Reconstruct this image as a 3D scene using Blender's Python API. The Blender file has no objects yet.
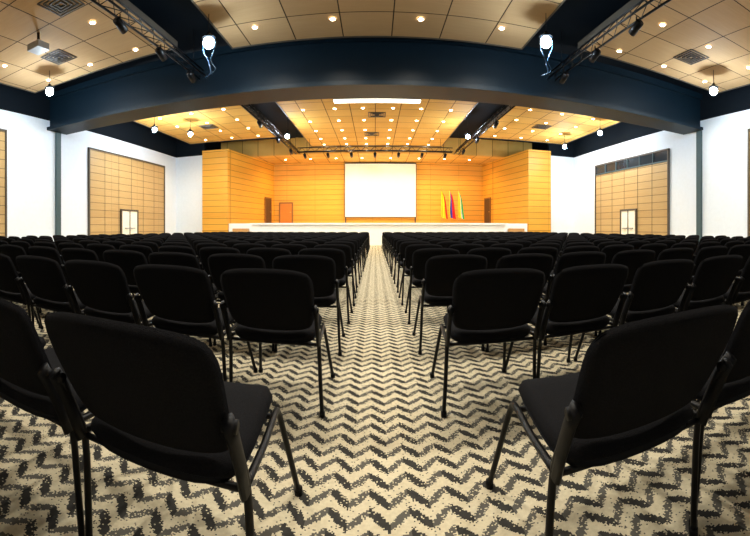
import bpy, bmesh, math, random
from mathutils import Vector, Matrix
random.seed(4)
scene = bpy.context.scene
F = 400.0; HOR = 228.0; HC = 1.04

# ------------------------------------------------------------------ helpers
def link(o, parent=None):
    scene.collection.objects.link(o)
    if parent: o.parent = parent
    return o

def mesh_obj(name, bm, mats, parent=None, smooth=False):
    me = bpy.data.meshes.new(name)
    bm.normal_update()
    bm.to_mesh(me); bm.free()
    for m in (mats if isinstance(mats, (list, tuple)) else [mats]):
        me.materials.append(m)
    if smooth:
        for p in me.polygons: p.use_smooth = True
    return link(bpy.data.objects.new(name, me), parent)

def box(bm, x0, x1, y0, y1, z0, z1, mi=0):
    vs = [bm.verts.new(p) for p in [(x0,y0,z0),(x1,y0,z0),(x1,y1,z0),(x0,y1,z0),(x0,y0,z1),(x1,y0,z1),(x1,y1,z1),(x0,y1,z1)]]
    for f in [(0,3,2,1),(4,5,6,7),(0,1,5,4),(1,2,6,5),(2,3,7,6),(3,0,4,7)]:
        fa = bm.faces.new([vs[i] for i in f]); fa.material_index = mi

def prism(bm, pts, z0, z1, mi=0):
    n = len(pts)
    a = [bm.verts.new((p[0],p[1],z0)) for p in pts]; b = [bm.verts.new((p[0],p[1],z1)) for p in pts]
    fs = [bm.faces.new(list(reversed(a))), bm.faces.new(b)]
    for i in range(n):
        fs.append(bm.faces.new([a[i], a[(i+1)%n], b[(i+1)%n], b[i]]))
    for f in fs: f.material_index = mi
    bmesh.ops.recalc_face_normals(bm, faces=fs)

def tube(bm, pts, r, seg=8, mi=0, flat=None):
    """swept round (or flattened) tube through points"""
    pts = [Vector(p) for p in pts]
    rings = []
    for i, p in enumerate(pts):
        if i == 0: t = pts[1]-p
        elif i == len(pts)-1: t = p-pts[i-1]
        else: t = (pts[i+1]-p).normalized() + (p-pts[i-1]).normalized()
        t.normalize()
        up = Vector((1,0,0)) if abs(t.x) < .9 else Vector((0,0,1))
        a = (up - t*up.dot(t)).normalized(); b = t.cross(a)
        ra, rb = (r, r) if flat is None else flat
        rings.append([bm.verts.new(p + a*math.cos(2*math.pi*k/seg)*ra + b*math.sin(2*math.pi*k/seg)*rb) for k in range(seg)])
    fs = []
    for i in range(len(rings)-1):
        for k in range(seg):
            fs.append(bm.faces.new([rings[i][k], rings[i][(k+1)%seg], rings[i+1][(k+1)%seg], rings[i+1][k]]))
    fs.append(bm.faces.new(list(reversed(rings[0])))); fs.append(bm.faces.new(rings[-1]))
    for f in fs: f.material_index = mi; f.smooth = True
    bmesh.ops.recalc_face_normals(bm, faces=fs)

def smooth_path(pts, n=4):
    """Catmull-Rom"""
    P = [Vector(p) for p in pts]; P = [P[0]] + P + [P[-1]]
    out = []
    for i in range(1, len(P)-2):
        for k in range(n):
            t = k/n
            out.append(.5*((2*P[i]) + (-P[i-1]+P[i+1])*t + (2*P[i-1]-5*P[i]+4*P[i+1]-P[i+2])*t*t + (-P[i-1]+3*P[i]-3*P[i+1]+P[i+2])*t**3))
    out.append(P[-2]); return out

def disc(bm, c, r, seg=14, h=.02, mi=0):
    a = [bm.verts.new((c[0]+r*math.cos(2*math.pi*k/seg), c[1]+r*math.sin(2*math.pi*k/seg), c[2])) for k in range(seg)]
    b = [bm.verts.new((v.co.x, v.co.y, c[2]+h)) for v in a]
    fs = [bm.faces.new(list(reversed(a))), bm.faces.new(b)]
    for k in range(seg): fs.append(bm.faces.new([a[k], a[(k+1)%seg], b[(k+1)%seg], b[k]]))
    for f in fs: f.material_index = mi

# ------------------------------------------------------------------ materials
class NT:
    def __init__(s, name, rough=.6, spec=.3):
        s.m = bpy.data.materials.new(name); s.m.use_nodes = True
        s.t = s.m.node_tree; s.N = s.t.nodes; s.L = s.t.links
        s.b = s.N['Principled BSDF']; s.b.inputs['Roughness'].default_value = rough
        s.b.inputs['Specular IOR Level'].default_value = spec
        s.geo = None
    def pos(s):
        if not s.geo:
            g = s.N.new('ShaderNodeNewGeometry'); sp = s.N.new('ShaderNodeSeparateXYZ')
            s.L.new(g.outputs['Position'], sp.inputs[0]); s.geo = (g.outputs['Position'], sp.outputs)
        return s.geo
    def math(s, op, a, b=None, c=None):
        n = s.N.new('ShaderNodeMath'); n.operation = op
        for i, v in enumerate((a, b, c)):
            if v is None: continue
            if isinstance(v, (int, float)): n.inputs[i].default_value = v
            else: s.L.new(v, n.inputs[i])
        return n.outputs[0]
    def mix(s, f, a, b):
        n = s.N.new('ShaderNodeMix'); n.data_type = 'RGBA'
        for i, v in ((0, f), (6, a), (7, b)):
            if isinstance(v, (int, float)): n.inputs[i].default_value = v
            elif isinstance(v, tuple): n.inputs[i].default_value = (*v, 1)
            else: s.L.new(v, n.inputs[i])
        return n.outputs[2]
    def noise(s, scale, detail=3, vec=None, stretch=None):
        n = s.N.new('ShaderNodeTexNoise'); n.inputs['Scale'].default_value = scale; n.inputs['Detail'].default_value = detail
        v = vec or s.pos()[0]
        if stretch:
            mp = s.N.new('ShaderNodeMapping'); mp.inputs['Scale'].default_value = stretch
            s.L.new(v, mp.inputs['Vector']); v = mp.outputs[0]
        s.L.new(v, n.inputs['Vector']); return n.outputs[0]
    def color(s, c): 
        if isinstance(c, tuple): s.b.inputs['Base Color'].default_value = (*c, 1)
        else: s.L.new(c, s.b.inputs['Base Color'])
    def bump(s, h, strength=.3, dist=.01):
        n = s.N.new('ShaderNodeBump'); n.inputs['Strength'].default_value = strength; n.inputs['Distance'].default_value = dist
        s.L.new(h, n.inputs['Height']); s.L.new(n.outputs[0], s.b.inputs['Normal'])

def plain(name, col, rough=.6, spec=.3, metal=0, nz=.08, nscale=6):
    n = NT(name, rough, spec); n.b.inputs['Metallic'].default_value = metal
    d = tuple(c*(1-nz*2) for c in col); l = tuple(min(1, c*(1+nz)) for c in col)
    n.color(n.mix(n.noise(nscale), d, l)); return n.m

def emis(name, col, st):
    n = NT(name); n.color(col)
    n.b.inputs['Emission Color'].default_value = (*col, 1); n.b.inputs['Emission Strength'].default_value = st
    return n.m

def line(n, coord, period, width, off=0.0):
    """1 on a joint line, 0 elsewhere"""
    f = n.math('FRACT', n.math('DIVIDE', n.math('ADD', coord, off), period))
    return n.math('LESS_THAN', f, width/period)

def wood_wall(name, c1, c2, period=.42, vperiod=2.4, axis=0):
    n = NT(name, .45, .3); P = n.pos()[1]
    g = n.noise(2.0, 5, stretch=(.6, .6, 14))
    plankid = n.math('FLOOR', n.math('DIVIDE', P[2], period))
    wn = n.N.new('ShaderNodeTexWhiteNoise'); wn.noise_dimensions = '1D'; n.L.new(plankid, wn.inputs['W'])
    f = n.math('ADD', n.math('MULTIPLY', g, .8), n.math('MULTIPLY', wn.outputs[0], .25))
    c = n.mix(f, c1, c2)
    hl = line(n, P[2], period, .035)
    vl = line(n, P[axis], vperiod, .03, .2+100*vperiod)
    c = n.mix(n.math('MULTIPLY', n.math('MAXIMUM', hl, n.math('MULTIPLY', vl, .5)), .7), c, tuple(x*.2 for x in c1))
    n.color(c); n.bump(n.math('SUBTRACT', 1, hl), .5, .02); return n.m

def tile_mat(name, c1, c2, p=1.25):
    n = NT(name, .75, .12); P = n.pos()[1]
    ix = n.math('FLOOR', n.math('DIVIDE', n.math('ADD', P[0], 100.), p)); iy = n.math('FLOOR', n.math('DIVIDE', n.math('ADD', P[1], 100.), p))
    wn = n.N.new('ShaderNodeTexWhiteNoise'); wn.noise_dimensions = '1D'
    n.L.new(n.math('ADD', n.math('MULTIPLY', ix, 17.3), iy), wn.inputs['W'])
    g = n.noise(1.5, 5, stretch=(1, 12, 1))
    c = n.mix(n.math('ADD', n.math('MULTIPLY', g, .6), n.math('MULTIPLY', wn.outputs[0], .4)), c1, c2)
    l = n.math('MAXIMUM', line(n, P[0], p, .035, 100.), line(n, P[1], p, .035, 100.))
    n.color(n.mix(l, c, tuple(x*.12 for x in c1))); n.bump(n.math('SUBTRACT', 1, l), .6, .02); return n.m

def carpet():
    n = NT('carpet_zigzag', .95, .05); P = n.pos()[1]
    q = .0055
    px = n.math('MULTIPLY', n.math('FLOOR', n.math('DIVIDE', P[0], q)), q)
    py = n.math('MULTIPLY', n.math('FLOOR', n.math('DIVIDE', P[1], q)), q)
    cv = n.N.new('ShaderNodeCombineXYZ'); n.L.new(px, cv.inputs[0]); n.L.new(py, cv.inputs[1])
    wn = n.N.new('ShaderNodeTexWhiteNoise'); wn.noise_dimensions = '2D'; n.L.new(cv.outputs[0], wn.inputs['Vector'])
    per = .150; vp = .108
    fr = n.math('FRACT', n.math('DIVIDE', n.math('ADD', px, 100.), per))
    tri = n.math('ABSOLUTE', n.math('SUBTRACT', fr, .5))           # 0..0.5
    v = n.math('DIVIDE', n.math('ADD', n.math('ADD', py, 50.), n.math('MULTIPLY', tri, .16)), vp)
    fv = n.math('FRACT', v)
    d = n.math('ABSOLUTE', n.math('SUBTRACT', fv, .5))             # 0 = centre of dark band
    right = n.math('GREATER_THAN', fr, .5)
    # each limb of the zigzag swells in the middle -> lozenge look
    swell = n.math('SUBTRACT', .25, n.math('ABSOLUTE', n.math('SUBTRACT', tri, .25)))   # 0 at vertices .25 mid
    thr = n.math('ADD', n.math('ADD', .15, n.math('MULTIPLY', swell, .35)), n.math('MULTIPLY', right, .05))
    e = n.math('SUBTRACT', thr, d)
    pr = n.math('ADD', .5, n.math('MULTIPLY', e, 6.0))
    pr = n.math('MAXIMUM', .03, n.math('MINIMUM', pr, n.math('ADD', .90, n.math('MULTIPLY', right, .07))))
    dark = n.math('LESS_THAN', wn.outputs[0], pr)
    base = n.mix(n.noise(60, 2), (.58,.51,.35), (.84,.77,.57))
    # greyer yarn on the left limbs
    dkc = n.mix(right, (.13,.125,.11), (.035,.035,.035))
    dk = n.mix(n.math('MULTIPLY', n.noise(40, 2), .5), dkc, (.10,.095,.08))
    n.color(n.mix(dark, base, dk)); n.bump(n.noise(300, 2), .4, .004); return n.m

M = dict(
    carpet=carpet(),
    white=plain('painted_white', (.80,.86,.93), .7, .2, nz=.03),
    navy=plain('navy_beam_paint', (.0035,.013,.023), .5, .22),
    black=plain('black_void_paint', (.005,.008,.012), .8, .1),
    woodB=wood_wall('wood_stage', (.60,.26,.022), (.80,.43,.065), axis=0),
    woodS=wood_wall('wood_side', (.42,.26,.10), (.58,.40,.18), .40, 2.6, axis=1),
    tileN=tile_mat('ceiling_tile_wood', (.42,.26,.125), (.58,.385,.20), 1.5),
    tileF=tile_mat('ceiling_tile_far', (.55,.30,.06), (.72,.43,.12)),
    cloudedge=plain('panel_edge', (.10,.08,.06), .6),
    screen=plain('screen_fabric', (.9,.9,.93), .8, .1, nz=.01),
    frame=plain('screen_frame', (.05,.05,.05), .5),
    stagew=plain('stage_white', (.88,.89,.90), .5, nz=.02),
    stagefl=plain('stage_floor_wood', (.5,.3,.12), .4),
    fabric=None, steel=plain('black_steel', (.004,.004,.005), .4, .18),
    plastic=plain('black_plastic', (.004,.004,.005), .5, .15),
    grey=plain('grey_metal', (.35,.36,.37), .4, .5, .6),
    door=plain('cream_door', (.95,.90,.76), .5),
    doordark=plain('dark_door', (.10,.05,.02), .5),
    doorwaylit=plain('doorway_lit_orange', (.62,.22,.03), .5),  # glow of the lit doorway interior, put into the panel colour
    glass=plain('dark_glass', (.02,.03,.04), .1, .6),
    pil=plain('pilaster_grey', (.06,.10,.11), .6),
    bulbC=emis('bulb_cool', (.62,.85,1.0), 60), bulbW=emis('bulb_warm', (1,.86,.60), 22),
    strip=emis('strip_light', (1,.97,.8), 5),
    yellow=plain('flag_yellow', (.95,.70,.03), .7), red=plain('flag_red', (.7,.02,.02), .7), blue=plain('flag_blue', (.02,.05,.45), .7),
    green=plain('flag_green', (.03,.38,.10), .7), fwhite=plain('flag_white', (.9,.9,.9), .7), gold=plain('brass_pole', (.6,.42,.12), .3, .5, .8),
    podium=plain('stage_door_frame_wood', (.25,.11,.03), .4), cable=plain('blue_cable', (.015,.06,.12), .5),
)
n = NT('black_upholstery', .9, .06); n.color(n.mix(n.noise(220, 2), (.002,.002,.0025), (.014,.014,.016))); n.bump(n.noise(420, 2), .7, .004); M['fabric'] = n.m

# ------------------------------------------------------------------ room shell
W = 14.0; WT = 6.2; CZ = 7.7; YB = -7.0; YE = 33.4
bm = bmesh.new(); box(bm, -W-.3, W+.3, YB-.3, YE+.3, -.2, 0); mesh_obj('floor', bm, M['carpet'])
bm = bmesh.new(); box(bm, -W-.3, W+.3, YB-.3, YE+.3, CZ, CZ+.2); mesh_obj('ceiling', bm, M['black'])
for side, s in (('left', -1), ('right', 1)):
    a, b = sorted((s*W, s*(W+.3)))
    bm = bmesh.new(); box(bm, a, b, YB, 25.8, 0, WT, 0); box(bm, a, b, YB, 25.8, WT, CZ, 1)
    mesh_obj('wall_'+side, bm, [M['white'], M['black']])
bm = bmesh.new(); box(bm, -W-.3, W+.3, YB-.3, YB, 0, CZ); mesh_obj('wall_rear', bm, M['white'])
bm = bmesh.new()
box(bm, -W-.3, -11.75, 25.8, 26.1, 0, WT, 0); box(bm, 12.0, W+.3, 25.8, 26.1, 0, WT, 0)
box(bm, -W-.3, -11.75, 25.8, 26.1, WT, CZ, 1); box(bm, 12.0, W+.3, 25.8, 26.1, WT, CZ, 1)
mesh_obj('wall_back_wings', bm, [M['white'], M['black']])
bm = bmesh.new(); T = 6.45
prism(bm, [(-11.75,25.5),(-9.85,25.5),(-8.5,33),(-8.5,33.3),(-11.75,33.3)], 0, T)
prism(bm, [(12.0,25.5),(12.0,33.3),(9.1,33.3),(9.1,33),(10.3,25.5)], 0, T)
prism(bm, [(-8.5,33),(9.1,33),(9.1,33.3),(-8.5,33.3)], 0, T)
mesh_obj('wall_back', bm, M['woodB'])
bm = bmesh.new(); prism(bm, [(-11.75,29),(12,29),(12,33.3),(-11.75,33.3)], T+.01, T+.2); box(bm, -11.75, 12, 29.0, 29.12, T+.2, CZ)
mesh_obj('ceiling_soffit', bm, M['tileF'])

bm = bmesh.new(); box(bm, -W, -W+.12, 13.6, 13.9, 0, 5.7); mesh_obj('trim_1', bm, M['pil'])
bm = bmesh.new(); box(bm, W-.12, W, 13.1, 13.4, 0, 5.7); mesh_obj('trim_2', bm, M['pil'])
for side, s in (('left', -1), ('right', 1)):
    a, b = sorted((s*W, s*(W-.03)))
    bm = bmesh.new(); box(bm, a, b, YB, 25.5, 0, .12); mesh_obj('baseboard_'+side, bm, M['pil'])

def side_panel(s, y0, y1, zt, window=False, door=None):
    bm = bmesh.new(); a, b = sorted((s*W, s*(W-.06)))
    zt2 = zt if not window else zt-.55
    box(bm, a, b, y0, y1, 0, zt2, 0)
    c, d = sorted((s*W, s*(W-.12)))
    box(bm, c, d, y0-.08, y0, 0, zt+.08, 1); box(bm, c, d, y1, y1+.08, 0, zt+.08, 1); box(bm, c, d, y0-.08, y1+.08, zt, zt+.08, 1)
    e, f = sorted((s*(W-.06), s*(W-.075)))
    k = y0+1.3
    while k < y1-.3:
        box(bm, e, f, k-.006, k+.006, 0, zt2, 1); k += 1.3
    mesh_obj('folding_wood_partition', bm, [M['woodS'], M['cloudedge']])
    if window:
        bm = bmesh.new(); box(bm, a, b, y0, y1, zt2, zt, 0)
        box(bm, c, d, y0, y1, zt2-.04, zt2+.03, 1)
        nW = 6
        for i in range(1, nW): 
            yy = y0+(y1-y0)*i/nW; box(bm, c, d, yy-.03, yy+.03, zt2, zt, 1)
        mesh_obj('window_1', bm, [M['glass'], M['pil']])
    if door:
        bm = bmesh.new(); p, q = sorted((s*(W-.08), s*(W-.14))); r, t = sorted((s*(W-.08), s*(W-.18)))
        box(bm, p, q, door[0], door[1], 0.02, 2.05, 0)
        box(bm, r, t, door[0]-.1, door[0], 0, 2.15, 1); box(bm, r, t, door[1], door[1]+.1, 0, 2.15, 1); box(bm, r, t, door[0], door[1], 2.05, 2.15, 1)
        m = (door[0]+door[1])/2; box(bm, r, t, m-.02, m+.02, .02, 2.05, 1)
        u, v = sorted((s*(W-.14), s*(W-.22)))
        box(bm, u, v, m+.1, m+.5, 1.0, 1.06, 2); box(bm, u, v, m-.5, m-.1, 1.0, 1.06, 2)
        mesh_obj('door_%d' % (1 if s < 0 else 2), bm, [M['door'], M['cloudedge'], M['grey']])
side_panel(-1, 16.1, 23.9, 5.25, door=(18.9, 20.5)); side_panel(-1, 2.6, 10.5, 5.25)
side_panel(1, 15.5, 22.6, 5.1, window=True, door=(18.2, 19.6)); side_panel(1, 2.6, 10.25, 5.25)

bm = bmesh.new(); box(bm, -W, W, 13.25, 14.25, 5.8, 7.35); box(bm, -W, W, 13.05, 14.4, 5.72, 5.86); box(bm, -W, W, 13.1, 14.35, 7.2, 7.45)
mesh_obj('ceiling_beam', bm, M['navy'])

def cloud(x0, x1, y0, y1, mat, z=7.0):
    bm = bmesh.new(); box(bm, x0, x1, y0, y1, z, z+.14, 0)
    for (a,b,c,d) in ((x0-.04,x0,y0,y1),(x1,x1+.04,y0,y1),(x0-.04,x1+.04,y0-.04,y0),(x0-.04,x1+.04,y1,y1+.04)):
        box(bm, a, b, c, d, z-.03, z+.2, 1)
    for hx in (x0+.6, x1-.6):
        for hy in (y0+.6, y1-.6): box(bm, hx-.01, hx+.01, hy-.01, hy+.01, z+.14, CZ, 1)
    mesh_obj('ceiling_panel', bm, [mat, M['cloudedge']])
cloud(-4.6, 4.75, -5, 12.4, M['tileN']); cloud(-13.2, -6.3, -5, 11.6, M['tileN']); cloud(6.5, 13.3, -5, 11.6, M['tileN'])
cloud(-4.6, 4.8, 16.5, 28.8, M['tileF']); cloud(-12.6, -6.4, 17.8, 25.4, M['tileF']); cloud(6.6, 12.9, 17.8, 25.4, M['tileF'])

# ------------------------------------------------------------------ lights
def add_light(name, kind, loc, energy, col, size=.06, rot=None, spot=None, parent=None, blend=.5):
    l = bpy.data.lights.new(name, kind); l.energy = energy*2.2; l.color = col; l.shadow_soft_size = size
    if spot: l.spot_size = math.radians(spot); l.spot_blend = blend
    o = link(bpy.data.objects.new(name, l), parent); o.location = loc
    if rot: o.rotation_euler = rot
    return o
warm = (1, .80, .52); neut = (1, .91, .76); cool = (.72, .87, 1.0); amber = (1, .66, .28)
dl = bpy.data.objects.new('recessed_downlights', None); link(dl)
bm = bmesh.new()
def down(x, y, e, col, z=7.0, real=True):
    disc(bm, (x, y, z-.035), .075, h=.03, mi=0)
    for k in range(12):
        a0 = 2*math.pi*k/12; a1 = 2*math.pi*(k+1)/12
        vs = [bm.verts.new((x+r*math.cos(a), y+r*math.sin(a), zz)) for (r,a,zz) in ((.08,a0,z-.03),(.11,a0,z-.012),(.11,a1,z-.012),(.08,a1,z-.03))]
        bm.faces.new(vs).material_index = 1
    if real: add_light('downlight_lamp', 'SPOT', (x, y, z-.08), e, col, .07, spot=150, parent=dl, blend=.6)
for x in (-3.5, -1.2, 1.3, 3.7):
    for y in (2.5, 7, 11.3): down(x, y, 165, neut)
for sx in (-1, 1):
    for x in (7.6, 9.6, 11.8):
        for y in (3, 6.5, 8.8, 11): down(sx*x+.1, y, 110, neut, real=(y != 8.8))
for x in (-3.6, -2.0, -.6, .9, 2.3, 3.8):
    for i, y in enumerate((17.5, 19.8, 22, 24.2, 26.4, 28.2)): down(x, y, 125, warm, real=(i % 2 == 0))
for sx in (-1, 1):
    for x in (7.5, 9.3, 11.2):
        for i, y in enumerate((18.6, 20.6, 22.6, 24.6)): down(sx*x+.1, y, 130, warm, real=(i % 2 == 0))
for x in (-7, -5, -3, -1, 1.2, 3.4, 5.4, 7.4): down(x, 30.8, 115, amber, z=6.45)
mesh_obj('downlight_lenses', bm, [M['bulbW'], M['grey']], parent=dl)
bm = bmesh.new(); box(bm, -1.9, 2.1, 18.3, 18.7, 6.90, 6.94, 0); box(bm, -1.95, 2.15, 18.25, 18.75, 6.94, 6.965, 1); mesh_obj('strip_light', bm, [M['strip'], M['grey']])

def pendant(x, y, z=6.2, e=450, dangle=False, R=.12):
    p = bpy.data.objects.new('hanging_work_light', None); p.location = (x, y, z); link(p)
    bm = bmesh.new()
    bmesh.ops.create_uvsphere(bm, u_segments=16, v_segments=10, radius=R)
    mesh_obj('bulb', bm, M['bulbC'], p, True)
    bm = bmesh.new()
    prev = None
    for (r, zz) in ((.05,.28),(.07,.23),(.18,.16),(.19,.13)):
        ring = [bm.verts.new((r*math.cos(2*math.pi*k/16), r*math.sin(2*math.pi*k/16), zz)) for k in range(16)]
        if prev:
            for k in range(16): bm.faces.new([prev[k], prev[(k+1)%16], ring[(k+1)%16], ring[k]])
        else: bm.faces.new(ring)
        prev = ring
    tube(bm, [(0,0,.25),(0,0,CZ-z)], .012, 6)
    mesh_obj('hood_and_rod', bm, M['steel'], p)
    if dangle:
        bm = bmesh.new(); tube(bm, smooth_path([(.14,0,.2),(.2,0,-.1),(.05,0,-.5),(.18,.05,-.75),(-.12,0,-.95),(.05,0,-.85),(.0,0,-.6)]), .011, 6)
        tube(bm, smooth_path([(-.14,0,.2),(-.17,0,-.2),(-.02,0,-.5),(.1,0,-.9)]), .009, 6)
        mesh_obj('cable', bm, M['cable'], p)
    add_light('lamp', 'POINT', (0, 0, -.16), e, cool, .1, parent=p)
pendant(-4.5, 10.2, 6.2, 150, True, .16); pendant(4.6, 10.1, 6.2, 150, True, .16)
for x, y in ((-11,10.4),(11.3,10)): pendant(x, y, 6.2, 240, R=.15)
for x, y in ((-11,17.9),(-9.8,19.7),(-4.9,22),(5.2,22),(11.6,22.6),(11.6,18.4)): pendant(x, y, 6.2, 210)

def truss(p0, p1, name='lighting_truss', gap=.3, heads=()):
    e = bpy.data.objects.new(name, None); link(e); bm = bmesh.new()
    p0 = Vector(p0); p1 = Vector(p1); d = (p1-p0); L = d.length; d.normalize(); side = Vector((d.y, -d.x, 0))*gap
    tube(bm, [p0, p1], .03, 8); tube(bm, [p0+side, p1+side], .03, 8); tube(bm, [p0+side*.5+Vector((0,0,.28)), p1+side*.5+Vector((0,0,.28))], .03, 8)
    k = int(L/.6)
    for i in range(k):
        a = p0+d*(L*i/k); b = p0+d*(L*(i+1)/k); tp = side*.5+Vector((0,0,.28)); m = (a+b)/2
        tube(bm, [a, b+side], .012, 5); tube(bm, [a, m+tp], .012, 5); tube(bm, [a+side, m+tp], .012, 5); tube(bm, [b, m+tp], .012, 5)
    for i in (0.08, .92):
        q = p0+d*L*i+side*.5; tube(bm, [q+Vector((0,0,.28)), Vector((q.x,q.y,CZ))], .012, 5)
    mesh_obj('truss_tubes', bm, M['steel'], e)
    bm = bmesh.new()
    for h in heads:
        q = p0+d*L*h+side*.5
        tube(bm, [q, q+Vector((0,0,-.18))], .02, 6)
        tube(bm, [q+Vector((0,-.16,-.2)), q+Vector((0,.0,-.26)), q+Vector((0,.2,-.34))], .1, 10)
    if heads: mesh_obj('spot_heads', bm, M['steel'], e)
truss((-6.0, 3, 6.3), (-6.0, 12.8, 6.3), heads=(.5,.7,.9)); truss((5.9, 3, 6.3), (5.9, 12.8, 6.3), heads=(.5,.7,.9))
truss((-5.6, 16, 6.3), (-5.6, 28, 6.3), heads=(.2,.5,.8)); truss((5.6, 16, 6.3), (5.6, 28, 6.3), heads=(.2,.5,.8))
truss((-5.2, 26.6, 6.15), (5.2, 26.6, 6.15), heads=(.05,.2,.35,.5,.65,.8,.95))
for x in (-4.6, -2.4, 0, 2.4, 4.6):
    add_light('stage_wash_lamp', 'SPOT', (x, 27.1, 5.7), 125, amber, .08, rot=(math.radians(62), 0, math.radians(-x*3)), spot=110, blend=.8)

def diffuser(x, y, z=7.0):
    bm = bmesh.new()
    for i, h in enumerate((.45, .34, .23, .12)):
        w = .035
        for (a,b,c,d) in ((-h,h,-h,-h+w),(-h,h,h-w,h),(-h,-h+w,-h+w,h-w),(h-w,h,-h+w,h-w)):
            box(bm, x+a, x+b, y+c, y+d, z-.03-.01*i, z-.002, 0)
    mesh_obj('air_diffuser', bm, M['cloudedge'])
for x, y in ((.1, 9.2), (-9.9, 9.8), (9.9, 9.8), (-7.5, 7.5), (.1, 21), (-.2, 25.3), (-9.5, 21.5), (9.5, 21.5)): diffuser(x, y)
p = bpy.data.objects.new('ceiling_projector', None); link(p)
bm = bmesh.new(); box(bm, -9.35, -8.85, 7.9, 8.35, 6.45, 6.65, 0); box(bm, -9.13, -9.07, 8.1, 8.16, 6.65, 7.0, 1); box(bm, -9.3, -8.9, 8.0, 8.3, 6.65, 6.67, 1)
tube(bm, [(-9.1, 8.35, 6.55), (-9.1, 8.43, 6.55)], .07, 12, 1); mesh_obj('projector_body', bm, [M['grey'], M['plastic']], p)

# ------------------------------------------------------------------ stage
SH = 1.35
bm = bmesh.new()
prism(bm, [(-7.7,24.2),(8.2,24.2),(8.2,25.4),(10.25,25.6),(9.05,32.98),(-8.45,32.98),(-9.8,25.6),(-7.7,25.4)], 0, SH, 0)
box(bm, -7.8, 8.3, 24.1, 24.2, SH-.1, SH, 0)
mesh_obj('stage_platform', bm, [M['stagew'], M['grey']])
for s, x in ((-1, -8.8), (1, 9.3)):
    bm = bmesh.new()
    for i in range(5): box(bm, x-.55, x+.55, 24.0+.28*i, 24.28+.28*i, 0, .2*(i+1), 0)
    mesh_obj('stage_steps', bm, M['stagefl'])
bm = bmesh.new(); box(bm, -2.45, 3.35, 32.7, 32.74, 1.95, 6.3, 0)
box(bm, -2.5, -2.45, 32.66, 32.78, 1.9, 6.35, 1); box(bm, 3.35, 3.4, 32.66, 32.78, 1.9, 6.35, 1)
box(bm, -2.45, 3.35, 32.66, 32.78, 1.9, 1.95, 1); box(bm, -2.45, 3.35, 32.66, 32.78, 6.3, 6.4, 1)
for x in (-2.4, 3.3): box(bm, x-.05, x+.05, 32.68, 32.76, SH, 1.9, 1)
mesh_obj('projection_screen', bm, [M['screen'], M['frame']])
def stage_door(x, y, ang, name, mat='doordark', h=2.1):
    bm = bmesh.new(); box(bm, -.5, .5, -.04, 0, 0, h, 0); box(bm, -.6, -.5, -.07, 0, 0, h+.1, 1); box(bm, .5, .6, -.07, 0, 0, h+.1, 1); box(bm, -.5, .5, -.07, 0, h, h+.1, 1)
    box(bm, .32, .44, -.1, -.04, 1.0, 1.04, 2)
    o = mesh_obj(name, bm, [M[mat], M['podium'], M['gold']]); o.location = (x, y, SH); o.rotation_euler = (0, 0, ang)
stage_door(-8.70, 31.7, math.radians(79.8), 'door_3'); stage_door(9.25, 31.9, -math.radians(80.8), 'door_4')
stage_door(-7.45, 32.97, 0, 'door_5', 'doorwaylit', 1.75)  # framed doorway; its orange panel is coloured as a lit interior

def flag(x, y, bands):
    e = bpy.data.objects.new('flag_on_pole', None); e.location = (x, y, SH); link(e)
    bm = bmesh.new(); tube(bm, [(0,0,0),(0,0,.05)], .2, 16); tube(bm, [(0,0,.05),(0,0,2.75)], .02, 8)
    r = bmesh.ops.create_cone(bm, segments=8, radius1=.05, radius2=.005, depth=.16, cap_ends=True); bmesh.ops.translate(bm, verts=r['verts'], vec=(0,0,2.82))
    mesh_obj('pole', bm, M['gold'], e, True)
    bm = bmesh.new(); nu, nv = 24, 14; g = []
    for j in range(nv+1):
        v = j/nv; row = []
        for i in range(nu+1):
            u = i/nu; wdt = .16+.40*v**.7
            row.append(bm.verts.new((-.08+wdt*u+.02*math.sin(v*6), -.05-.10*math.sin(u*14+v*1.5)*(.3+.7*v), 2.65-2.1*v-.25*u*(1-v*.3))))
        g.append(row)
    for j in range(nv):
        for i in range(nu):
            f = bm.faces.new([g[j][i], g[j+1][i], g[j+1][i+1], g[j][i+1]]); f.material_index = min(len(bands)-1, int(len(bands)*i/nu)); f.smooth = True
    mesh_obj('draped_cloth', bm, [M[b] for b in bands], e)
flag(5.3, 31.3, ['yellow','yellow','yellow','red']); flag(5.95, 31.3, ['yellow','blue','red','red']); flag(6.65, 31.3, ['yellow','yellow','fwhite','green'])

# ------------------------------------------------------------------ chair
def pad(bm, fn, nu=14, nv=10, th=.04, mi=0, rc=.22):
    def sq(u, v):
        k = rc
        return (u*math.sqrt(1-k*v*v*v*v*u*u), v*math.sqrt(1-k*u*u*u*u*v*v))
    def nrm(u, v):
        e = .02; a = fn(u+e, v)-fn(u-e, v); b = fn(u, v+e)-fn(u, v-e); return a.cross(b).normalized()
    top = []; bot = []
    for j in range(nv+1):
        rt = []; rb = []
        for i in range(nu+1):
            u0 = -math.cos(math.pi*i/nu)*.35 + (2*i/nu-1)*.65; v0 = -math.cos(math.pi*j/nv)*.35 + (2*j/nv-1)*.65
            u, v = sq(u0, v0); c = fn(u, v); n_ = nrm(u, v)
            edge = max(abs(u0), abs(v0)); h = th/2*math.sqrt(max(0, 1-edge**8))
            rt.append(bm.verts.new(c+n_*h)); rb.append(bm.verts.new(c-n_*h) if edge < .9999 else rt[-1])
        top.append(rt); bot.append(rb)
    fs = []
    for j in range(nv):
        for i in range(nu):
            fs.append(bm.faces.new([top[j][i], top[j][i+1], top[j+1][i+1], top[j+1][i]]))
            q = [bot[j][i], bot[j+1][i], bot[j+1][i+1], bot[j][i+1]]
            if len(set(q)) == 4:
                try: fs.append(bm.faces.new(q))
                except ValueError: pass
    for f in fs: f.material_index = mi; f.smooth = True
    bmesh.ops.recalc_face_normals(bm, faces=fs)

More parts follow.
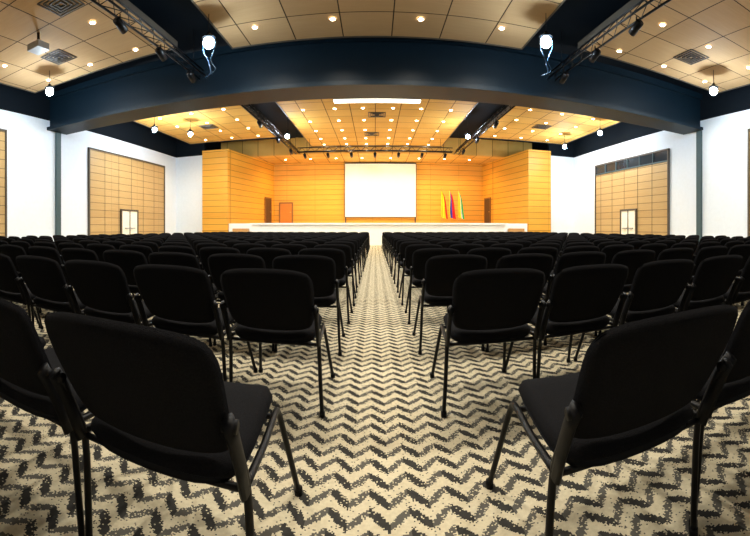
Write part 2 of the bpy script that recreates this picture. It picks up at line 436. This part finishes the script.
def chair_mesh():
    bm = bmesh.new()
    def back(u, v):
        w = .242 + .012*v
        z = .663 + .173*v - .012*u*u*(v if v > 0 else 0)
        y = .095 - .095*v + .035*(1-v*v)*-.5 + .035*u*u
        return Vector((u*w, y, z))
    def seat(u, v):
        w = .235 - .02*v
        return Vector((u*w, .43+.27*v, .455 + .012*v - .03*max(0, v-.6)*2.5 + .012*u*u))
    pad(bm, back, th=.045, mi=0, rc=.22); pad(bm, seat, th=.07, mi=0, rc=.25)
    def shell(u, v):
        p = back(u*1.02, v*1.02); return p + Vector((0, -.012, -.004))
    pad(bm, shell, th=.03, mi=0, rc=.22)
    def pan(u, v): return seat(u*.95, v*.95) - Vector((0, 0, .03))
    pad(bm, pan, th=.03, mi=2, rc=.25, nu=8, nv=8)
    for s in (-1, 1):
        x = s*.255
        tube(bm, smooth_path([(x*.98,.10,.62),(x,.17,.50),(x,.215,.40),(x*1.02,.235,.20),(x*1.05,.25,.012)], 3), .0115, 8, 1)
        tube(bm, smooth_path([(x,.20,.425),(x*.95,.40,.415),(x*.88,.60,.415),(x*.86,.665,.39),(x*.90,.71,.30),(x*1.02,.83,.012)], 3), .0115, 8, 1)
        tube(bm, [(x*1.0,.085,.63),(x*1.0,.115,.585),(x*1.0,.165,.49),(x*1.0,.20,.41)], .02, 8, 2, flat=(.012,.024))
        tube(bm, [(x*.93,.10,.615),(x*1.06,.10,.615)], .016, 8, 2)
        tube(bm, [(x*1.05,.25,0),(x*1.05,.25,.03)], .016, 8, 2); tube(bm, [(x*1.02,.83,0),(x*1.02,.83,.03)], .016, 8, 2)
    tube(bm, [(-.25,.22,.405),(.25,.22,.405)], .010, 8, 1); tube(bm, [(-.225,.60,.405),(.225,.60,.405)], .010, 8, 1)
    me = bpy.data.meshes.new('conference_chair_mesh'); bm.normal_update(); bm.to_mesh(me); bm.free()
    for k in ('fabric', 'steel', 'plastic'): me.materials.append(M[k])
    return me
CH = chair_mesh()
rows = [.71, 1.93] + [3.0+1.05*i for i in range(18)]
mass = bpy.data.objects.new('conference_chair_rows', None); link(mass)
PX = .56
for ri, y in enumerate(rows):
    for s in (-1, 1):
        x0 = -.30 if s < 0 else (.38 if ri else .43)
        for c in range(15):
            x = x0 + s*(.255 + PX*c)
            if ri == 0 and c > 7: continue
            near = ri < 3
            o = bpy.data.objects.new('conference_chair' if near else 'chair_instance', CH)
            link(o, None if near else mass)
            j = 1 if ri else .3
            o.location = (x+random.uniform(-.006,.006), y+random.uniform(-.03,.03)*j, 0)
            o.rotation_euler = (0, 0, random.uniform(-.02,.02)*j - (.03 if (ri == 0 and s > 0) else 0))

# ------------------------------------------------------------------ world, camera, view
w = bpy.data.worlds.new('World'); scene.world = w; w.use_nodes = True
w.node_tree.nodes['Background'].inputs[0].default_value = (.5,.6,.8,1); w.node_tree.nodes['Background'].inputs[1].default_value = .05
cd = bpy.data.cameras.new('Camera'); cam = link(bpy.data.objects.new('Camera', cd)); cam.location = (0, 0, HC); cam.rotation_euler = (math.radians(90), 0, 0)
cd.sensor_width = 36; cd.lens = 36*F/750; cd.clip_start = .02; cd.clip_end = 200
cd.type = 'PANO'
# swept panorama: central-cylindrical projection (level camera)
cd.panorama_type = 'CENTRAL_CYLINDRICAL'
cd.central_cylindrical_range_u_min = -375/F; cd.central_cylindrical_range_u_max = 375/F
cd.central_cylindrical_range_v_min = -(536-HOR)/F; cd.central_cylindrical_range_v_max = HOR/F
cd.central_cylindrical_radius = 1.0
scene.camera = cam
scene.view_settings.view_transform = 'Standard'
scene.view_settings.look = 'None'
scene.view_settings.exposure = 0.0
